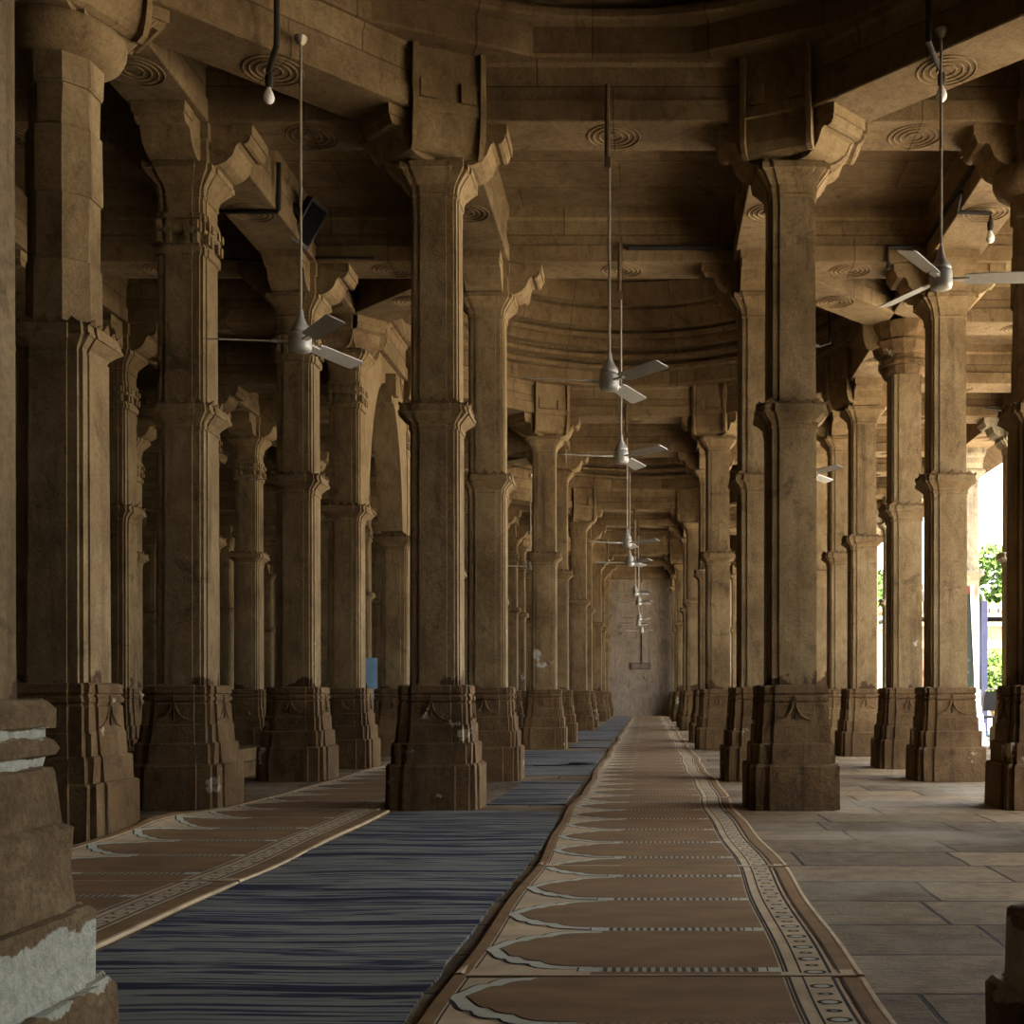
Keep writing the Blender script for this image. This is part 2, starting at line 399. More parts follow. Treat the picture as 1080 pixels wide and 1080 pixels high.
def column(x, y, label, group, style='std', face=None, mat=None):
    c = empty('stone_column', (x, y, 0))
    tag(c, label, 'column', group, 'thing')
    g = (lambda k: paler(k, mat)) if mat else (lambda k: MESH[k])
    near = style == 'near'
    pl = link('plinth', MESH['near_plinth' if near else 'plinth'] if not mat else g('plinth'), c)
    if mat and abs(y-Y['C2']) < .1: pl.scale = (.80,.80,1)     # slimmer base
    link('lower_shaft', g('near_lower' if near else 'wide_lower' if style == 'octo' else 'lower'), c)
    r = link('ring_moulding', g('ring'), c)
    link('leaf_fringe', g('leaves'), r)
    link('upper_shaft', g({'band':'upper_band','octo':'upper_octo'}.get(style, 'upper')), c)
    link('capital', g({'octo':'capital_round','stack':'capital_stack'}.get(style, 'capital')), c)
    if style != 'stack':
        for an in sorted(arms.get((round(x,1),round(y,1)), (0,PI/2,PI,-PI/2))): link('bracket', g('bracket'), c, rz=an)
    if face is not None: link('bracket_block', g('block'), c, rz=face)
    return c

ROWNAME = {-1.5:'row beside the blue rugs', 1.5:'row right of the prayer carpets', -3.62:'second row left of the aisle',
           3.62:'second row right of the aisle', 6.62:'outer row along the courtyard', -6.62:'third row left of the aisle',
           -8.74:'fourth row left of the aisle', -11.74:'fifth row left of the aisle', -13.86:'sixth row left of the aisle'}
cells = {}
def want(x, y, **kw): cells[(x, round(y,3))] = kw
def oct_face(x, y):
    """bearing of the dome centre for a column that carries an octagon corner"""
    for a, b in DOMES:
        cy = (Y[a]+Y[b])/2; h = (Y[b]-Y[a])/2
        for cx in (0,):
            dx, dy = cx-x, cy-y
            if (abs(abs(dx)-XW) < .05 and abs(abs(dy)-h) < .05) or (abs(abs(dx)-XN) < .05 and abs(abs(dy)-h+2.12) < .05):
                return math.atan2(dy, dx)
    return None
SKIP = set()
for k in Y:
    want(-1.5, Y[k]); want(1.5, Y[k])
inner = {a: (Y[a]+2.12, Y[b]-2.12) for a, b in DOMES}
want(-XN, inner['N'][1])
for k in ('A','B','C','C2','D','D2','E','E2'):
    want(-XN, Y[k]); want(XN, Y[k])
for k in ('B','C2','D2'):
    for yy in inner[k]:
        want(-XN, yy); want(XN, yy); want(-6.62, yy); want(6.62, yy)
for k in ('A','N'): want(6.62, Y[k])
for yy in inner['N']: want(6.62, yy); want(XN, yy)
want(XN, Y['N'])
for k in ('B','C','C2','D','D2','E','E2'): want(-6.62, Y[k]); want(6.62, Y[k])
for k in ('C','C2','D','D2','E'): want(-8.74, Y[k]); 
for k in ('C2','D','D2','E'): want(-11.74, Y[k])
for k in ('D','D2','E','E2'): want(-13.86, Y[k])
NEVER = {(-11.74,23.33),(-11.74,30.53),(-11.74,40.4),(-13.86,30.53),(-8.74,33.48),(-6.62,33.48),(-6.62,35.6),(-6.62,38.28),(-6.62,40.4),(-6.62,43.7)}
HIDDEN = {(-3.62,20.385),(-3.62,40.4),(-3.62,43.7),(3.62,25.45),(3.62,28.41),(3.62,30.53),(3.62,33.48),(3.62,35.6),(6.62,18.265),(6.62,25.45),(6.62,35.6),(6.62,38.28),(6.62,40.4),(6.62,43.7)}
OUTSIDE = {(3.62,2.78),(3.62,4.9),(3.62,7.88),(6.62,2.78),(6.62,4.9),(6.62,7.88),(6.62,10.0),(6.62,13.165),(6.62,15.285)}
# ------------------------------------------------------------------ beams
beam_cache = {}
def beam_mesh(L):
    k = round(L, 2)
    if k in beam_cache: return beam_cache[k]
    m = MB(); h = L/2
    pr = [(-.262,ZB),(.262,ZB),(.272,ZB+.01),(.272,ZB+.175),(.24,ZB+.19),(.24,ZB+.46),(.27,ZB+.485),(.27,ZT),(-.27,ZT),(-.27,ZB+.485),(-.24,ZB+.46),(-.24,ZB+.19),(-.272,ZB+.175),(-.272,ZB+.01)]
    m.prism(pr, lambda a,b,d: (d,a,b), -h, h)
    for r in (.07,.125,.175,.22):       # carved rings on the soffit
        n = 28
        m.loft([[(rr*math.cos(2*PI*q/n), rr*math.sin(2*PI*q/n), zz) for q in range(n)] for rr, zz in ((r-.010,ZB+.001),(r-.004,ZB-.008),(r+.004,ZB-.008),(r+.010,ZB+.001))], caps=(False,False))
    beam_cache[k] = m.mesh('beam', M['beam']); return beam_cache[k]
def side_of(x):
    return 'left' if x < -.1 else ('right' if x > .1 else 'aisle')
made = set(); arms = {}
def beam(p, q, label):
    k = tuple(sorted([(round(p[0],2),round(p[1],2)),(round(q[0],2),round(q[1],2))]))
    if k in made: return
    made.add(k)
    for u_, v_ in ((p,q),(q,p)): arms.setdefault((round(u_[0],1),round(u_[1],1)), set()).add(round(math.atan2(v_[1]-u_[1], v_[0]-u_[0]),3))
    L = math.dist(p, q)
    o = link('beam', beam_mesh(L), None, ((p[0]+q[0])/2,(p[1]+q[1])/2,0), math.atan2(q[1]-p[1], q[0]-p[0]))
    tag(o, label, 'beam', 'stone ceiling beams', 'structure')
DN = {'N':'nearest dome','B':'second dome','C2':'third dome','D2':'fourth dome'}
for a, b in DOMES:
    y0, y1 = Y[a], Y[b]; ys = [y0, y0+2.12, y1-2.12, y1]; xs = [-XN,-XW,XW,XN]; d = DN[a]
    for yy, e in ((y0,'near'),(y1,'far')):
        for i, nm in enumerate(('left part','middle','right part')):
            beam((xs[i],yy),(xs[i+1],yy), f'tan stone beam, {nm} of the {e} side under the {d}')
    for xx, e in ((-XN,'left'),(XN,'right')):
        for i, nm in enumerate(('near part','middle','far part')):
            beam((xx,ys[i]),(xx,ys[i+1]), f'tan stone beam, {nm} of the {e} side under the {d}')
    for sx, e in ((-1,'left'),(1,'right')):
        beam((sx*XW,y0),(sx*XN,ys[1]), f'slanting stone beam at the near {e} corner of the {d}')
        beam((sx*XW,y1),(sx*XN,ys[2]), f'slanting stone beam at the far {e} corner of the {d}')
    for sx, e in ((-1,'left'),(1,'right')):
        for i, yy in enumerate(ys):
            beam((sx*XN,yy),(sx*6.62,yy), f'stone beam over the {e} side passage, {ORD[i]} beside the {d}')
        for i in range(3):
            beam((sx*6.62,ys[i]),(sx*6.62,ys[i+1]), f'stone beam on the outer {e} line, {ORD[i]} part beside the {d}')
for (a, b, nm) in (('A','B','first'),('C','C2','second'),('D','D2','third'),('E','E2','fourth'),('E2','F','last')):
    for xx, e in ((-XN,'second left'),(-XW,'left aisle'),(XW,'right aisle'),(XN,'second right'),(6.62,'courtyard'),(-6.62,'third left')):
        beam((xx,Y[a]),(xx,Y[b]), f'stone beam over the {e} row of columns across the {nm} flat bay')
for xa, xb, e in ((-XN,-XW,'left of the aisle'),(-XW,XW,'over the aisle'),(XW,XN,'right of the aisle'),(XN,6.62,'near the courtyard'),(-6.62,-XN,'far left')):
    beam((xa,Y['E2']),(xb,Y['E2']), f'stone cross beam {e} before the last flat bay')
    beam((xa,48.72),(xb,48.72), f'stone cross beam {e} against the end wall')
for i, yy in enumerate((Y['C'],Y['C2'],Y['D'],Y['D2'],Y['E'])):
    for xa, xb, e in ((-8.74,-6.62,'fourth'),(-11.74,-8.74,'fifth'),(-13.86,-11.74,'sixth')):
        beam((xa,yy),(xb,yy), f'dim stone cross beam in the {e} left passage, {ORD[i]} from the front')

rows = {}
for (x, yy) in cells:
    if (x, yy) not in NEVER: rows.setdefault(x, []).append(yy)
for x, ys in rows.items():
    i = hid = outs = -1
    for yy in sorted(ys):
        if (x,yy) in HIDDEN: hid += 1
        elif (x,yy) in OUTSIDE: outs += 1
        else: i += 1
        style, mat = 'std', None
        adj = 'tan stone column'
        if abs(x) == 1.5 and yy < 4: style = 'near'; adj = 'broad cropped stone column on a worn stepped base'
        elif x in (-XN, -6.62, -8.74): style = 'band'; adj = 'knob-banded stone column'
        if (x, yy) == (-XN, round(inner['N'][1],3)): style = 'octo'; adj = 'eight-sided column with round capital'
        if (x, yy) == (XN, round(inner['B'][0],3)): style = 'stack'; adj = 'tan column with bulky stacked capital'
        if (x, yy) == (XN, Y['A']): style = 'octo'; adj = 'tan column with round capital'
        if x == 6.62: mat = 'white'; adj = 'whitened stone column'
        lab = f'{adj}, {ORD[i]} from the front in the {ROWNAME[x]}'
        if (x,yy) in HIDDEN: lab = f'{adj} behind nearer columns, {ORD[hid]} hidden one of the {ROWNAME[x].replace(" of the aisle","")}'
        if (x,yy) in OUTSIDE: lab = f'{adj} just past the right edge, {ORD[outs]} of the {ROWNAME[x].replace(" of the aisle","")}'
        if style == 'near': lab = adj + (', left edge of the photo' if x < 0 else ', right edge of the photo')
        if style == 'octo': lab = adj + (', just behind the near left edge column' if x < 0 else ', cut by the right edge of the photo')
        if style == 'stack': lab = adj + ', third from the front in the second row right' if False else adj + ' behind the row right of the carpet'
        column(x + (.07 if style == 'near' and x > 0 else .06 if (x, yy) == (6.62, Y['C']) else 0), yy, lab, 'columns of the ' + ROWNAME[x], style, oct_face(x, yy), mat)

# pointed arch standing on the ring mouldings between two columns on the left
ya, yb = inner['B']; yc = (ya+yb)/2; hw = 1.08
am = MB(); n = 14
def arch_z(t): return 3.42 + (5.36-3.42)*(1-abs(t)**2.4)**.62 if abs(t) < 1 else 3.42
ts = [-1+2*i/(2*n) for i in range(2*n+1)]
inn = [(yc+hw*t, arch_z(t)) for t in ts]
out = [(ya+.17,3.42)] + [(ya+.17+(yb-ya-.34)*i/(2*n-2), 5.70) for i in range(2*n-1)] + [(yb-.17,3.42)]
for x0 in (-.19,.19):
    vs = [(x0,a,b) for a,b in inn] + [(x0,a,b) for a,b in out]; k = len(inn)
    am.add(vs, [(i,i+1,k+i+1,k+i) for i in range(k-1)])
am.loft([[(-.19,a,b),(.19,a,b)] for a,b in inn], caps=(False,False), closed=False)
am.box(.15,yc-.10,5.20,.34,yc+.10,5.5); am.box(.15,yc-.07,5.10,.27,yc+.07,5.2)
tag(am.build('pointed_arch', M['capital'], None, (-XN,0,0)), 'pale pointed stone arch between two left columns, seen edge on', 'arch', None, 'thing')

# ------------------------------------------------------------------ domes
def dome_parts():
    P = {}
    m = MB(); k16 = 1/math.cos(PI/16); o16 = .5
    def r16(ap, z): return octo(ap*k16, z, 16, 0.5)
    m.loft([r16(3.70,6.215), r16(3.31,6.215), r16(3.295,6.235), r16(3.31,6.46), r16(3.40,6.47)], caps=(False,False)); P['octagon_course'] = m
    m = MB(); n = 64
    def rr(r, z): return octo(r, z, n, 0)
    m.loft([rr(r,z) for r,z in [(3.42,6.462),(3.21,6.462),(3.185,6.475),(3.185,6.53),(3.215,6.545),(3.30,6.56),(3.30,6.62),(3.19,6.63),(3.15,6.64),(3.15,6.70),(3.17,6.72)]], caps=(False,False)); P['cornice_ring'] = m
    m = MB()
    for q in range(112):
        a0, a1, am_ = 2*PI*q/112, 2*PI*(q+1)/112, 2*PI*(q+.5)/112
        m.add([(3.10*math.cos(a0),3.10*math.sin(a0),6.95),(3.10*math.cos(a1),3.10*math.sin(a1),6.95),(3.085*math.cos(am_),3.085*math.sin(am_),6.865),(3.15*math.cos(am_),3.15*math.sin(am_),6.95)],[(0,1,2),(0,2,3),(1,3,2),(0,3,1)])
    P['tooth_ring'] = m
    m = MB(); m.smooth = False
    m.loft([rr(r,z) for r,z in [(3.17,6.72),(3.25,6.74),(3.25,6.80),(3.12,6.81),(3.12,6.95),(3.05,6.96),(3.03,7.02),(3.08,7.04),(3.10,7.09),(2.97,7.11),(2.90,7.38),(2.93,7.40),(2.93,7.44),(2.80,7.46),(2.66,7.76),(2.70,7.78),(2.55,7.82),(2.25,8.16),(2.28,8.19),(2.05,8.24),(1.6,8.52),(1.62,8.56),(1.0,8.80),(.5,8.92),(.02,8.96)]], caps=(False,True)); P['dome_shell'] = m
    return {k: v.mesh(k, M['dome'], False) for k, v in P.items()}
DP = dome_parts()
for i, (a, b) in enumerate(DOMES):
    e = empty('dome', (0,(Y[a]+Y[b])/2,0))
    tag(e, ['corbelled stone dome overhead at the very top of the photo','ringed stone dome seen beyond the near fan','ringed stone dome beyond the second fan','last ringed stone dome before the end wall'][i], 'dome', 'domes over the aisle', 'structure')
    for k, me in DP.items(): link(k, me, e)

# ------------------------------------------------------------------ shell: floor, ceiling, walls
m = MB().box(-16.2,-9,-.3,8.2,49.4,0)
tag(m.build('floor', M['floor']), 'worn grey brown stone slab floor', 'floor', None, 'structure')
m = MB().box(8.2,-60,-.5,140,150,-.16)
tag(m.build('courtyard_ground', M['court']), 'bright sunlit paved courtyard outside the right edge', 'ground', None, 'structure')
m = MB(); z0, z1 = 6.30, 6.62
m.box(-16.2,-9,z0,-XN,49.4,z1); m.box(XN,-9,z0,6.9,49.4,z1)          # left and right zones
m.box(-XN,-9,z0,XN,Y['N']-.2,z1)
for a, b in (('A','B'),('C','C2'),('D','D2')): m.box(-XN,Y[a]-.2,z0,XN,Y[b]+.2,z1)
m.box(-XN,Y['E']-.2,z0,XN,49.4,z1)
for a, b in DOMES:
    cy, h = (Y[a]+Y[b])/2, (Y[b]-Y[a])/2
    for sx in (-1,1):
        for sy in (-1,1):
            pts = [(sx*XN,cy+sy*h),(sx*(XW-.1),cy+sy*h),(sx*XN,cy+sy*(h-2.22))]
            m.loft([[(x_,y_,z0) for x_,y_ in pts],[(x_,y_,z1) for x_,y_ in pts]])
tag(m.build('ceiling', M['ceil']), 'flat stone slab ceiling between the domes', 'ceiling', None, 'structure')
m = MB()
for i in range(14):      # sloping eave slabs over the courtyard edge
    ya_, yb_ = -9+i*4.18, -9+(i+1)*4.18-.01
    m.add([(6.86,ya_,5.78),(7.22,ya_,5.46),(7.24,ya_,5.52),(6.86,ya_,5.86),(6.86,yb_,5.78),(7.22,yb_,5.46),(7.24,yb_,5.52),(6.86,yb_,5.86)],[(0,3,2,1),(4,5,6,7),(0,1,5,4),(1,2,6,5),(2,3,7,6),(3,0,4,7)])
m.box(6.7,-9,5.86,6.9,49.4,6.62)
tag(m.build('trim_1', M['beam']), 'sloping stone eave along the courtyard edge', 'eave', None, 'structure')
m = MB().box(-16.2,49.0,0,7.0,49.4,6.62)
tag(m.build('wall_back', M['wall']), 'plain grey brown plaster wall closing the far end of the aisle', 'wall', None, 'structure')
m = MB().box(-16.5,-9,0,-16.2,49.4,6.62)
tag(m.build('wall_left', M['wall']), 'dark wall far to the left behind the columns', 'wall', None, 'structure')
m = MB().box(-16.2,-9.3,0,7.0,-9,6.62)
tag(m.build('wall_front', M['wall']), 'wall behind the viewer', 'wall', None, 'structure')
m = MB().box(7.04,-9,0,7.3,4.2,5.9)  # added wall out of view, keeps courtyard light off the near left side
tag(m.build('wall_light_blocker', M['wall']), 'added wall out of view beside the viewer, blocking courtyard light', 'wall', None, 'structure')
m = MB(); m.box(-6.1,13.3,0,-4.35,15.0,.16); m.box(-6.1,13.6,.16,-4.5,15.0,.30)
tag(jit(m,.006).build('stone_steps', M['sandstone']), 'low pair of stone steps between the left columns', 'steps', None, 'thing')

# ------------------------------------------------------------------ prayer carpets (niche pattern inlaid as thin layers of one mesh)
def wob(y): return .018*math.sin(y*1.13+.4) + .010*math.sin(y*2.9+1.3)
PITCH = .69
OUT = [(.322,.46),(.320,.36),(.312,.30),(.297,.262),(.272,.238),(.243,.226),(.240,.190),(.226,.162),(.200,.144),(.163,.132),(.154,.104),(.126,.086),(.09,.074),(.05,.058),(0,.026)]
INN = [(.286,.46),(.283,.39),(.272,.332),(.250,.296),(.222,.276),(.203,.268),(.198,.236),(.180,.208),(.150,.190),(.133,.182),(.128,.158),(.106,.140),(.07,.124),(.035,.108),(0,.088)]
def carpet(x0, ya, yb, label, group, first_strip, W=1.38, lift=None, detail=True, zoff=0.0, edge_extra=0.0):
    m = MB(); T = .012
    def P(u, y, k): return (x0 + u + wob(y), y, zoff + T + .0009*k)
    def quad(u0, u1, y0_, y1_, k, mat, ny=1):
        m.mat = mat
        for i in range(ny):
            a, b = y0_+(y1_-y0_)*i/ny, y0_+(y1_-y0_)*(i+1)/ny
            nu = 6 if u1-u0 > .5 else 1
            for j in range(nu):
                s0, s1 = u0+(u1-u0)*j/nu, u0+(u1-u0)*(j+1)/nu
                m.poly([P(s0,a,k),P(s1,a,k),P(s1,b,k),P(s0,b,k)])
    WW = W + edge_extra
    ny = max(2, int((yb-ya)/.14))
    # body: rolled side edges, front and rear folds
    m.mat = 1
    prof = [(-.006,-T),(-.010,-.003),(.004,.008),(.022,.010),(.040,0),(.10,0),(.16,0),(.22,0),(.28,0),(.34,0),(.40,0),(.46,0),(WW*.66,0),(WW-.03,0),(WW-.02,.004),(WW-.004,.003),(WW,-.004),(WW,-T)]
    rings = []
    for i in range(ny+1):
        y = ya+(yb-ya)*i/ny
        e = .006 if i in (0,) else 0
        rings.append([((x0+u+wob(y)), y, zoff + max(0, T + dz + e)) for u, dz in prof])
    m.loft(rings)
    quad(.003, .047, ya, yb, 11.5, 4, ny); quad(.047,.053, ya, yb, 1, 3, ny)
    quad(WW-.09-edge_extra, WW-.012, ya, yb, 2, 4, ny)
    # niches
    y = first_strip
    while y > ya: y -= PITCH
    def clip(pts):
        pts = [(u, min(max(v, ya+.004), yb-.004)) for u, v in pts]
        return pts
    while y < yb:
        c = y + PITCH/2
        if c+.3 > ya and c-.3 < yb:
            def shape(H, dv, du, k, mat, uend):
                r = [(uend, H[0][0]+dv)] + [(u-du, v+dv) for v, u in H]
                full = [(u, c+v) for u, v in r] + [(u, c-v) for u, v in reversed(r[:-1])]
                if detail: 
                    m.mat = mat; m.poly([P(u, v, k) for u, v in clip(full)])
                else:
                    m.mat = mat; m.poly([P(u, v, k) for u, v in clip(full[::2])])
            shape(OUT, .007, .008, 2, 3, .46)
            shape(OUT, 0, 0, 3, 2, .455)
            shape(INN, .004, .004, 4, 3, .46)
            shape(INN, 0, 0, 5, 0, .46)
        for s0, s1 in ((c-.325, c+.325),):
            s0, s1 = max(s0, ya+.004), min(s1, yb-.004)
            if s1 > s0: quad(.455, 1.10, s0, s1, 6, 0, 3)
        s0, s1 = max(y-.030, ya+.004), min(y+.030, yb-.004)
        if s1 > s0+.01:
            quad(.40,.48,s0-.0,s1,7,2); quad(.404,.410,s0,s1,8,3)
            quad(.48,1.02,s0,s1,7,5); quad(1.02,1.10,s0,s1,7,2); quad(1.02,1.026,s0,s1,8,3); quad(1.055,1.060,s0,s1,8,3)
        y += PITCH
    # right border
    quad(1.10, 1.128, ya, yb, 3, 1, ny); quad(1.108,1.114, ya, yb, 4, 3, ny); quad(1.118,1.128, ya, yb, 4, 3, ny)
    quad(1.128,1.165, ya, yb, 4, 1, ny); quad(1.165,1.172, ya, yb, 5, 3, ny)
    quad(1.172,1.262, ya, yb, 5, 2 if False else 1, ny); quad(1.262,1.274, ya, yb, 5, 3, ny); quad(1.296,1.302, ya, yb, 5, 3, ny)
    y = ya + .05; i = 0
    while y < yb-.05:
        m.mat = 3
        ring_n = 14 if ya < 12 else 8
        r0, r1, ey = (.027,.040,.72) if i % 2 == 0 else (.012,.026,.62)
        vs = []; fs = []
        for q in range(ring_n):
            a_ = 2*PI*q/ring_n
            for r in (r0, r1): vs.append(P(1.217+r*math.cos(a_), y+ey*r*math.sin(a_), 6.5))
        for q in range(ring_n):
            j = (q+1) % ring_n; fs.append((2*q,2*q+1,2*j+1,2*j))
        m.add(vs, fs)
        if i % 2 == 0:
            m.mat = 2; m.poly([P(1.217+.023*math.cos(2*PI*q/8), y+.016*math.sin(2*PI*q/8), 6.6) for q in range(8)])
        y += .098; i += 1
    o = m.build('prayer_carpet', [M['mat_field'],M['mat_span'],M['mat_band'],M['mat_dark'],M['mat_edge'],M['mat_dash']], recalc=False)
    if lift:
        bm = bmesh.new(); bm.from_mesh(o.data)
        for axis, vals in (('y', [ya+.08*i for i in range(1, int((yb-ya)/.08)+1)]), ('x', [x0+.06*i for i in range(1, 9)])):
            for v in vals:
                bmesh.ops.bisect_plane(bm, geom=bm.verts[:]+bm.edges[:]+bm.faces[:], plane_co=(v,v,0), plane_no=(1,0,0) if axis == 'x' else (0,1,0), dist=1e-5)
        for v in bm.verts: v.co.z += lift(v.co.x-x0-wob(v.co.y), v.co.y)
        bm.to_mesh(o.data); bm.free()
    return tag(o, label, 'carpet', group)
bounds = [1.6, 3.95, 6.45, 10.7, 14.95, 22.0, 32.0, 48.6]
for i in range(len(bounds)-1):
    lab = ['brown and beige prayer carpet, nearest piece at the bottom of the photo', 'brown and beige prayer carpet, second piece along the aisle from the front',
           'brown and beige prayer carpet, third piece along the aisle', 'brown and beige prayer carpet, fourth piece along the aisle',
           'brown and beige prayer carpet, fifth piece along the aisle', 'brown and beige prayer carpet, sixth piece along the aisle',
           'brown and beige prayer carpet, farthest piece reaching the end wall'][i]
    carpet(-.345, bounds[i], bounds[i+1]-.012, lab, 'prayer carpets down the aisle', 4.03, detail=bounds[i] < 14)
def lift_left(u, y):
    a = min(1, max(0, 1 - u/.42)); b = max(0, 1-abs(y-8.2)/2.0)
    return .085*a*a*b*(.75+.25*math.sin(y*3.1))
bl = [3.25, 5.95, 9.57, 16.0]
for i in range(3):
    lab = ['brown prayer carpet left of the blue rug, front piece beside the left edge column', 'brown prayer carpet left of the blue rug, middle piece with curled edge', 'brown prayer carpet in the second left passage behind the near left column'][i]
    carpet(-3.195, bl[i], bl[i+1]-.015, lab, 'prayer carpets in the left passage', 5.5, lift=lift_left if i < 2 else None, edge_extra=.03 if i < 2 else -.075)

# ------------------------------------------------------------------ blue striped rugs
def rug(xa, xb, ya, yb, label):
    m = MB(); T = .009; r = random.Random(int(ya*10)); ny = max(4, int((yb-ya)/.18)); nx = 8
    rings = []
    for i in range(ny+1):
        y = ya+(yb-ya)*i/ny
        e0 = .02*math.sin(y*1.7)+r.uniform(-.008,.008); e1 = .025*math.sin(y*.9+1)+r.uniform(-.01,.01)
        ring = []
        xl, xr = xa+e0, xb+e1
        ring.append((xl,y,0))
        for j in range(nx+1):
            x = xl+(xr-xl)*j/nx
            ring.append((x, y, T + .004*math.sin(x*5+y*2.1) + r.uniform(0,.002)))
        ring.append((xr,y,0)); rings.append(ring)
    m.loft(rings)
    tag(m.build('striped_rug', M['rug']), label, 'rug', 'blue striped rugs')
rug(-1.76,-.40,3.25,9.53,'large navy and grey striped rug, nearest, filling the left foreground')
rug(-1.08,-.40,10.12,12.74,'navy striped rug between the first and second left columns')
rug(-1.80,-.41,13.72,19.55,'navy striped rug beyond the second left column, with dark cable on it')
rug(-1.08,-.42,20.6,23.0,'navy striped rug piece beside the third left column')
rug(-1.78,-.42,23.9,29.9,'navy striped rug piece beyond the fourth left column')
rug(-1.06,-.42,30.4,48.4,'farthest narrow navy striped rug reaching the end wall')
m = MB(); pts = []
for i in range(90):
    a_ = i*.42; r_ = .10+.035*math.sin(i*.9); pts.append((-.58+1.25*r_*math.cos(a_)+.02*math.sin(i*2.3), 15.55+.8*r_*math.sin(a_), .026+.014*abs(math.sin(i*.37))))
pts += [(-.80,15.5,.022),(-1.0,15.35,.020),(-1.2,15.3,.020)]
m.smooth = True; m.tube(pts, .009, 6)
tag(m.build('coiled_cable', M['black']), 'tangled coil of black cable lying on the blue rug', 'cable')

# ------------------------------------------------------------------ ceiling fans
def fan_meshes():
    P = {}
    m = MB(); m.smooth = True
    m.lathe([(.012,.26),(.018,.25),(.026,.20),(.045,.155),(.068,.125),(.074,.105),(.074,.09),(.066,.085)], 24); P['bell_cover'] = m
    m = MB(); m.smooth = True
    m.lathe([(.062,.088),(.078,.08),(.082,.06),(.082,-.02),(.076,-.045),(.055,-.055),(.02,-.058)], 24); P['motor_housing'] = m
    m = MB()
    L0, L1, w0, w1, t = .17, .68, .055, .070, .004
    tilt = math.tan(math.radians(14))
    pr = []
    for r, w in ((L0,w0),(L0+.05,w0+.008),(L1-.02,w1),(L1,w1*.8)):
        pr.append([(r,-w,.02+w*tilt+t),(r,w,.02-w*tilt+t),(r,w,.02-w*tilt-t),(r,-w,.02+w*tilt-t)])
    m.loft(pr); P['blade'] = m
    m = MB(); m.box(.05,-.022,.012,.20,.022,.026); P['blade_arm'] = m
    return {k: v.mesh(k, M['fan']) for k, v in P.items()}
FM = fan_meshes()
def fan(x, y, z, top, ang, label, pipe=0.0, group='ceiling fans'):
    e = empty('ceiling_fan', (x, y, z)); tag(e, label, 'ceiling fan', group)
    MB().tube([(0,0,.24),(0,0,top-z)], .0105, 8).build('down_rod', M['rod'], e)
    if pipe:
        MB().tube([(-.02,.05,top-z-.06),(-.02,.05,top-z+pipe)], .021, 8).box(-.04,-.02,top-z-.09,.012,.06,top-z+.0).build('ceiling_conduit', M['rust'], e)
    else:
        MB().lathe([(.02,top-z-.06),(.04,top-z-.03),(.05,top-z)],12).build('rod_cup', M['rod'], e)
    link('bell_cover', FM['bell_cover'], e); link('motor_housing', FM['motor_housing'], e)
    for k in range(3):
        b = link('blade', FM['blade'], e, rz=math.radians(ang+120*k)); link('blade_arm', FM['blade_arm'], b)
BF = .30
fan(-.025, Y['A']-BF-.06, 3.50, 5.36, 189, 'grey ceiling fan over the aisle, nearest and largest of the middle line', .62)
fan(-2.285, 8.72, 3.55, 5.83, 187, 'grey ceiling fan hanging from the slanting beam at the upper left')
fan(2.44, 8.62, 3.98, 5.83, -4, 'grey ceiling fan hanging at the upper right, blades cut by the photo edge')
fan(.0, Y['B']-BF-.06, 3.52, 5.34, 192, 'grey ceiling fan over the aisle, second in the middle line', .55)
fan(-.06, Y['C']-BF-.06, 3.50, 5.4, 200, 'grey ceiling fan over the aisle, third in the middle line', .5)
fan(-.06, Y['C2']-BF, 3.50, 5.4, 186, 'grey ceiling fan over the aisle, fourth, just under the third', .5)
fan(-.03, Y['D']-BF, 3.52, 5.5, 184, 'grey ceiling fan over the aisle, fifth, level with the end recess', .4)
fan(.03, Y['D2']-BF, 3.50, 5.5, 183, 'grey ceiling fan over the aisle, sixth in the middle line', .4)
fan(.0, Y['E']-BF, 3.5, 5.5, 182, 'tiny grey ceiling fan over the aisle, seventh in the middle line', .4)
fan(-.05, Y['E2']-BF, 3.5, 5.5, 185, 'tiny grey ceiling fan over the aisle, eighth in the middle line', .4)
fan(.05, 48.3, 3.5, 5.6, 190, 'tiny grey ceiling fan, last before the end wall', .3)
fan(-2.3, 26.0, 3.75, 5.8, 187, 'small grey ceiling fan between left columns, its hub beside the second left aisle column')
fan(2.55, 16.4, 4.0, 5.83, 178, 'grey ceiling fan mostly hidden behind the first right aisle column')
fan(-4.75, 16.9, 4.02, 6.3, 180, 'ceiling fan seen through the left pointed arch')

# ------------------------------------------------------------------ bulbs on conduits, floodlight, pipes
def bulb_lamp(x, y, z, run, label):
    """bulb hanging at x,y,z ; run = conduit points"""
    e = empty('bulb_lamp', (x, y, z)); tag(e, label, 'lamp', 'bare bulbs on conduit arms')
    L = [(p[0]-x, p[1]-y, p[2]-z) for p in run]
    MB().tube(L, .022, 8).build('conduit_arm', M['black'], e)
    m = MB(); m.smooth = True; m.lathe([(.02,.16),(.03,.15),(.03,.10),(.024,.07),(.02,.065)], 14); m.build('lamp_holder', M['black'], e)
    m = MB(); m.smooth = True; m.lathe([(.016,.075),(.018,.055),(.034,.025),(.042,-.005),(.038,-.03),(.022,-.048),(.003,-.054)], 18); m.build('bulb', M['bulb'], e)
bulb_lamp(-2.54, 8.78, 5.42, [(-2.40,8.52,6.15),(-2.40,8.52,5.66),(-2.54,8.78,5.62),(-2.54,8.78,5.56)], 'bare bulb on a black conduit arm at the upper left beam')
bulb_lamp(2.50, 8.85, 5.47, [(2.33,8.55,6.2),(2.33,8.55,5.70),(2.42,8.72,5.67),(2.50,8.85,5.65),(2.50,8.85,5.60)], 'bare bulb on a black conduit at the upper right beam')
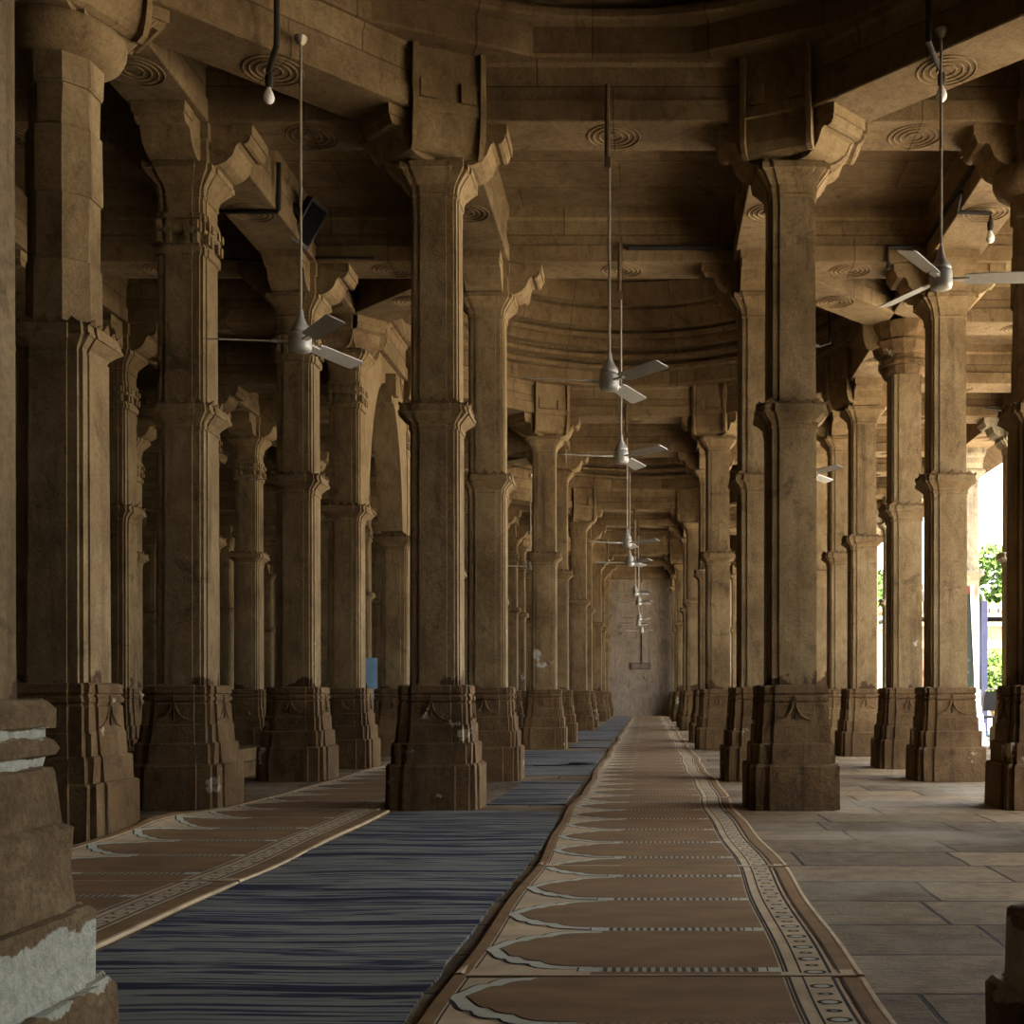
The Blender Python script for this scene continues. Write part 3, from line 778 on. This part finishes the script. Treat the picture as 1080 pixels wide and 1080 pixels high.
bulb_lamp(3.64, 11.5, 5.42, [(3.30,11.3,5.78),(3.32,11.5,5.67),(3.64,11.5,5.66),(3.64,11.5,5.56)], 'bare bulb on a short arm under the beam behind the right fan')
bulb_lamp(6.35, 19.6, 5.12, [(5.9,19.6,5.72),(6.35,19.6,5.66),(6.35,19.6,5.26)], 'small bare bulb under the far right eave')
def pipe(pts, r, label, name='conduit_pipe'):
    tag(MB().tube(pts, r, 8).build(name, M['black']), label, 'conduit', 'black conduit pipes', 'thing')
pipe([(-3.92,11.5,5.675),(-3.33,11.5,5.675),(-3.32,11.5,5.70),(-3.32,11.5,6.15)], .024, 'black conduit bent under and up the left side beam')
pipe([(.08,Y['B']-.30,5.84),(1.22,Y['B']-.30,5.84)], .03, 'thick black pipe along the cross beam over the aisle')
pipe([(2.92,Y['B']-.30,5.60),(2.92,Y['B']-.30,5.84),(3.30,Y['B']-.30,5.86),(3.33,12.6,5.90),(3.33,10.4,5.90)], .028, 'black conduit bent along the right side beams')
pipe([(-4.6,Y['B']-.31,5.72),(-3.9,Y['B']-.31,5.70),(-3.3,Y['B']-.31,5.73),(-2.7,Y['B']-.31,5.72)], .014, 'thin black cable strung under the left cross beam')
pipe([(1.62,15.0,5.66),(2.6,15.9,5.66),(2.75,15.9,5.70),(2.75,15.9,6.1)], .022, 'black conduit under the slanting beam behind the right column')
e = empty('floodlight', (-3.27,12.35,5.90)); e.rotation_euler = (0, math.radians(32), math.radians(-12))
tag(e, 'black floodlight tilted down on the left side beam', 'floodlight')
m = MB(); m.loft([[(-.06,-.16,-.22),(.02,-.18,-.24),(.02,.18,-.24),(-.06,.16,-.22)],[(-.06,-.16,.22),(.02,-.18,.24),(.02,.18,.24),(-.06,.16,.22)]]); 
for i in range(5): m.box(-.10,-.14,-.18+.08*i,-.06,.14,-.165+.08*i)
m.build('lamp_body', M['black'], e)
MB().box(.02,-.15,-.20,.026,.15,.20).build('lens', M['blackplastic'], e)
MB().tube([(-.02,-.2,0),(-.12,-.2,.08),(-.14,0,.1),(-.12,.2,.08),(-.02,.2,0)], .012, 6).build('mounting_yoke', M['black'], e)
e = empty('wall_plaque', (0,48.94,2.09)); tag(e, 'small dark plaque on the end wall under a thin conduit', 'plaque')
MB().box(-.40,0,-.14,.40,.05,.14).build('plaque_board', plain('plaque_board', (.10,.075,.06), .7), e)
MB().box(-.34,-.012,-.09,.34,0,.09).build('plaque_face', plain('plaque_face', (.16,.12,.095), .7), e)
MB().tube([(.04,.03,.14),(.04,.03,1.35)], .022, 8).build('conduit_arm', M['black'], e)

# ------------------------------------------------------------------ things at the courtyard edge
e = empty('notice_board', (6.08,22.55,0)); tag(e, 'tall dark green notice board in a white frame leaning by the courtyard', 'notice board')
tilt = -.14
def sl(x, z): return x + tilt*z/3.05
m = MB()
for (xa_, xb_) in ((-.38,-.32),(.52,.60)):
    m.add([(sl(xa_,0),-.03,0),(sl(xb_,0),-.03,0),(sl(xb_,0),.03,0),(sl(xa_,0),.03,0),(sl(xa_,3.05),-.03,3.05),(sl(xb_,3.05),-.03,3.05),(sl(xb_,3.05),.03,3.05),(sl(xa_,3.05),.03,3.05)],[(0,3,2,1),(4,5,6,7),(0,1,5,4),(1,2,6,5),(2,3,7,6),(3,0,4,7)])
m.build('frame', M['frame'], e)
def slab(x0_, z0_, x1_, z1_, y0_, y1_):
    return MB().add([(sl(x0_,z0_),y0_,z0_),(sl(x1_,z0_),y0_,z0_),(sl(x1_,z0_),y1_,z0_),(sl(x0_,z0_),y1_,z0_),(sl(x0_,z1_),y0_,z1_),(sl(x1_,z1_),y0_,z1_),(sl(x1_,z1_),y1_,z1_),(sl(x0_,z1_),y1_,z1_)],[(0,3,2,1),(4,5,6,7),(0,1,5,4),(1,2,6,5),(2,3,7,6),(3,0,4,7)])
slab(-.32,.5,.52,2.86,-.01,.01).build('panel', M['board'], e)
slab(-.32,2.86,.52,3.02,-.012,.012).build('header_strip', M['orange'], e)
m = MB(); rr_ = random.Random(3)
for i in range(18):
    z_ = 2.72-.115*i; q = slab(-.26,z_,.30+rr_.uniform(0,.16),z_+.045,-.016,-.01); m.add(q.v, q.f)
m.build('lettering', M['boardtext'], e)
e = empty('banner_stand', (7.62,26.2,0)); tag(e, 'tall blue cloth banner standing outside beside the notice board', 'banner')
m = MB(); m.loft([[(x_+.01*math.sin(z_*3+x_*6), .02*math.sin(x_*9+z_*2), z_) for x_ in (-.42,-.2,0,.1)] + [(x_, .03, z_) for x_ in (.1,0,-.2,-.42)] for z_ in [.1+.29*i for i in range(11)]]); m.build('banner_cloth', M['bluecloth'], e)
MB().box(.11,-.02,0,.24,.06,3.02).build('side_panel', plain('dull_blue_side', (.010,.012,.034), .8), e)
MB().tube([(.105,-.03,0),(.105,-.03,3.05)], .015, 6).build('pole', M['black'], e)
MB().box(-.45,-.12,0,.28,.14,.06).build('base', M['black'], e)
e = empty('plastic_chair', (7.42,24.3,0), math.radians(15)); tag(e, 'black chair with a rounded back standing outside at the courtyard edge', 'chair')
MB().loft([[(-.24,-.05,.60),(.24,-.05,.60),(.24,-.02,.60),(-.24,-.02,.60)],[(-.25,-.10,.85),(.25,-.10,.85),(.25,-.07,.85),(-.25,-.07,.85)],[(-.23,-.13,1.0),(.23,-.13,1.0),(.23,-.10,1.0),(-.23,-.10,1.0)]]).build('backrest', M['blackplastic'], e)
MB().loft([[(-.25,-.02,.44),(.25,-.02,.44),(.24,.42,.46),(-.24,.42,.46)],[(-.25,-.02,.48),(.25,-.02,.48),(.24,.42,.50),(-.24,.42,.50)]]).build('seat', M['blackplastic'], e)
MB().tube([(-.27,-.04,.46),(-.28,-.09,.85),(-.25,-.13,1.0),(-.18,-.14,1.05),(.18,-.14,1.05),(.25,-.13,1.0),(.28,-.09,.85),(.27,-.04,.46)], .018, 8).build('back_frame', M['black'], e)
for sx in (-.24,.24):
    for y_ in (-.02,.38): MB().tube([(sx,y_,.46),(sx*1.08,y_+(.05 if y_ > .1 else -.05),0)], .014, 6).build('leg', M['black'], e)
e = empty('water_bottle', (7.2,23.75,0)); tag(e, 'clear water bottle with blue label on the floor by the chair', 'bottle')
m = MB(); m.smooth = True; m.lathe([(.04,0),(.043,.02),(.043,.19),(.03,.24),(.015,.265),(.014,.28)], 16); m.build('bottle_body', M['water'], e)
m = MB(); m.smooth = True; m.lathe([(.0445,.08),(.0445,.15)], 16); m.build('bottle_label', M['label'], e)
m = MB(); m.lathe([(.017,.275),(.017,.30),(.01,.305)], 12); m.build('cap', M['frame'], e)
e = empty('display_board', (-4.30,19.2,0), math.radians(20)); tag(e, 'pale blue and black board standing behind the left columns', 'board')
MB().box(-.17,-.02,0,.17,.02,1.54).build('panel', M['paleblue'], e)
MB().box(-.20,-.03,0,-.165,.03,1.56).add([(-.15,-.024,1.45),(-.02,-.024,1.15),(.03,-.024,1.0),(-.10,-.024,1.0),(-.15,-.024,1.1)],[(0,1,2,3,4)]).build('dark_emblem', M['blackplastic'], e)
MB().box(-.22,-.14,0,.22,.14,.03).build('base', M['black'], e)

# trees and the building across the courtyard
def tree(x, y, h, r, label, seed, n=2600):
    e = empty('leafy_tree', (x, y, -.16)); tag(e, label, 'tree', 'trees across the courtyard')
    rd = random.Random(seed)
    m = MB(); m.smooth = True
    m.tube([(0,0,0),(.1,.1,h*.35),(-.1,.2,h*.6),(.1,0,h*.85)], [r*.10,r*.08,r*.06,r*.02], 8)
    for k in range(5):
        a_ = k*1.3; m.tube([(0,.1,h*.4),(r*.4*math.cos(a_),r*.4*math.sin(a_),h*.6),(r*.6*math.cos(a_),r*.6*math.sin(a_),h*.75)], [r*.05,r*.035,r*.015], 6)
    m.build('trunk', M['bark'], e)
    m = MB(); cl = [(rd.gauss(0,r*.42), rd.gauss(0,r*.42), h*.72+rd.gauss(0,h*.15), r*rd.uniform(.22,.40)) for _ in range(26)]
    for _ in range(n):
        cx, cy_, cz, cr_ = rd.choice(cl); d = Vector((rd.gauss(0,1),rd.gauss(0,1),rd.gauss(0,1))).normalized()*cr_*rd.uniform(.6,1)
        p = Vector((cx,cy_,cz))+d; s_ = rd.uniform(.12,.26)*r/3
        u = Vector((rd.gauss(0,1),rd.gauss(0,1),rd.gauss(0,1))).normalized(); w = u.orthogonal().normalized()
        m.poly([p-u*s_, p+w*s_*.6, p+u*s_, p-w*s_*.6])
    f = m.build('foliage', M['leaf'], e, recalc=False)
tree(22, 72, 9.6, 3.9, 'large green leafy tree beyond the courtyard wall at right', 4, 5200)
tree(15.6, 84, 10.0, 4.2, 'green leafy tree seen in the narrow gap between right columns', 9, 3600)
e = empty('leafy_shrub', (12.15,40,-.16)); tag(e, 'green leafy shrub low beside the blue banner', 'shrub')
rd = random.Random(12); m = MB()
for _ in range(2200):
    d = Vector((rd.gauss(0,1),rd.gauss(0,1),rd.gauss(0,1))).normalized()*rd.uniform(.5,1); p = Vector((d.x*1.3,d.y*1.0,1.55+d.z*1.05)); s_ = rd.uniform(.08,.16)
    u = Vector((rd.gauss(0,1),rd.gauss(0,1),rd.gauss(0,1))).normalized(); w = u.orthogonal().normalized()
    m.poly([p-u*s_, p+w*s_*.6, p+u*s_, p-w*s_*.6])
m.build('foliage', M['leaf'], e, recalc=False)
m = MB()
for k in range(6): m.tube([(0,0,0),(.5*math.cos(k),.5*math.sin(k),1.4)], .03, 5)
m.build('stem', M['bark'], e)
e = empty('courtyard_pavilion', (17,56,-.16)); tag(e, 'pale stone pavilion with a ribbed roof across the courtyard', 'building')
MB().box(-5,0,0,5,5,4.3).build('stone_wall', M['pav'], e)
m = MB(); m.box(-5.3,-.35,4.3,5.3,5.3,4.5); m.box(-5.15,-.15,4.75,5.15,5.1,4.95); m.box(-5.2,-.25,3.25,5.2,0,3.4); m.build('cornice', M['pav'], e)
m = MB()
for k in range(24): m.lathe([(.22,4.95),(.26,5.15),(.15,5.4),(.02,5.5)], 8, (-5+.43*k,0,0))
m.build('battlement', plain('grey_battlement', (.10,.09,.08), .9), e)
m = MB()
for k in range(4): 
    a_ = -3.9+2.5*k; m.box(a_-.6,-.03,.3,a_+.6,.02,2.4); m.lathe([(.6,2.2),(.5,2.7),(.02,3.0)], 12, (a_,.28,0))
m.build('niche', plain('red_niche_stone', (.09,.045,.022), .9), e)

# ------------------------------------------------------------------ light: open sky and sun over the courtyard
w = bpy.data.worlds.new('sky'); sc.world = w; w.use_nodes = True
bg = w.node_tree.nodes['Background']; bg.inputs[0].default_value = (.93,.97,1.0,1); bg.inputs[1].default_value = 1.0
s = bpy.data.lights.new('sun', 'SUN'); s.energy = 6.0; s.angle = math.radians(.6); s.color = (1,.95,.86)
so = bpy.data.objects.new('sun', s); col.objects.link(so)
so.rotation_euler = Vector((-.15,.45,-.88)).to_track_quat('-Z','Y').to_euler()

# ------------------------------------------------------------------ camera
cd = bpy.data.cameras.new('camera'); co = bpy.data.objects.new('camera', cd); col.objects.link(co)
co.location = (CAMX, 0, CAMH); co.rotation_euler = (PI/2, 0, 0)
cd.sensor_width = 36; cd.sensor_fit = 'HORIZONTAL'; cd.lens = FPX/1080*36
cd.shift_x = (540-683)/1080; cd.shift_y = (731-540)/1080; cd.clip_start = .05; cd.clip_end = 400
sc.camera = co
sc.view_settings.view_transform = 'Standard'; sc.view_settings.look = 'None'; sc.view_settings.gamma = 1
sc.view_settings.use_curve_mapping = False; sc.view_settings.exposure = 3.45
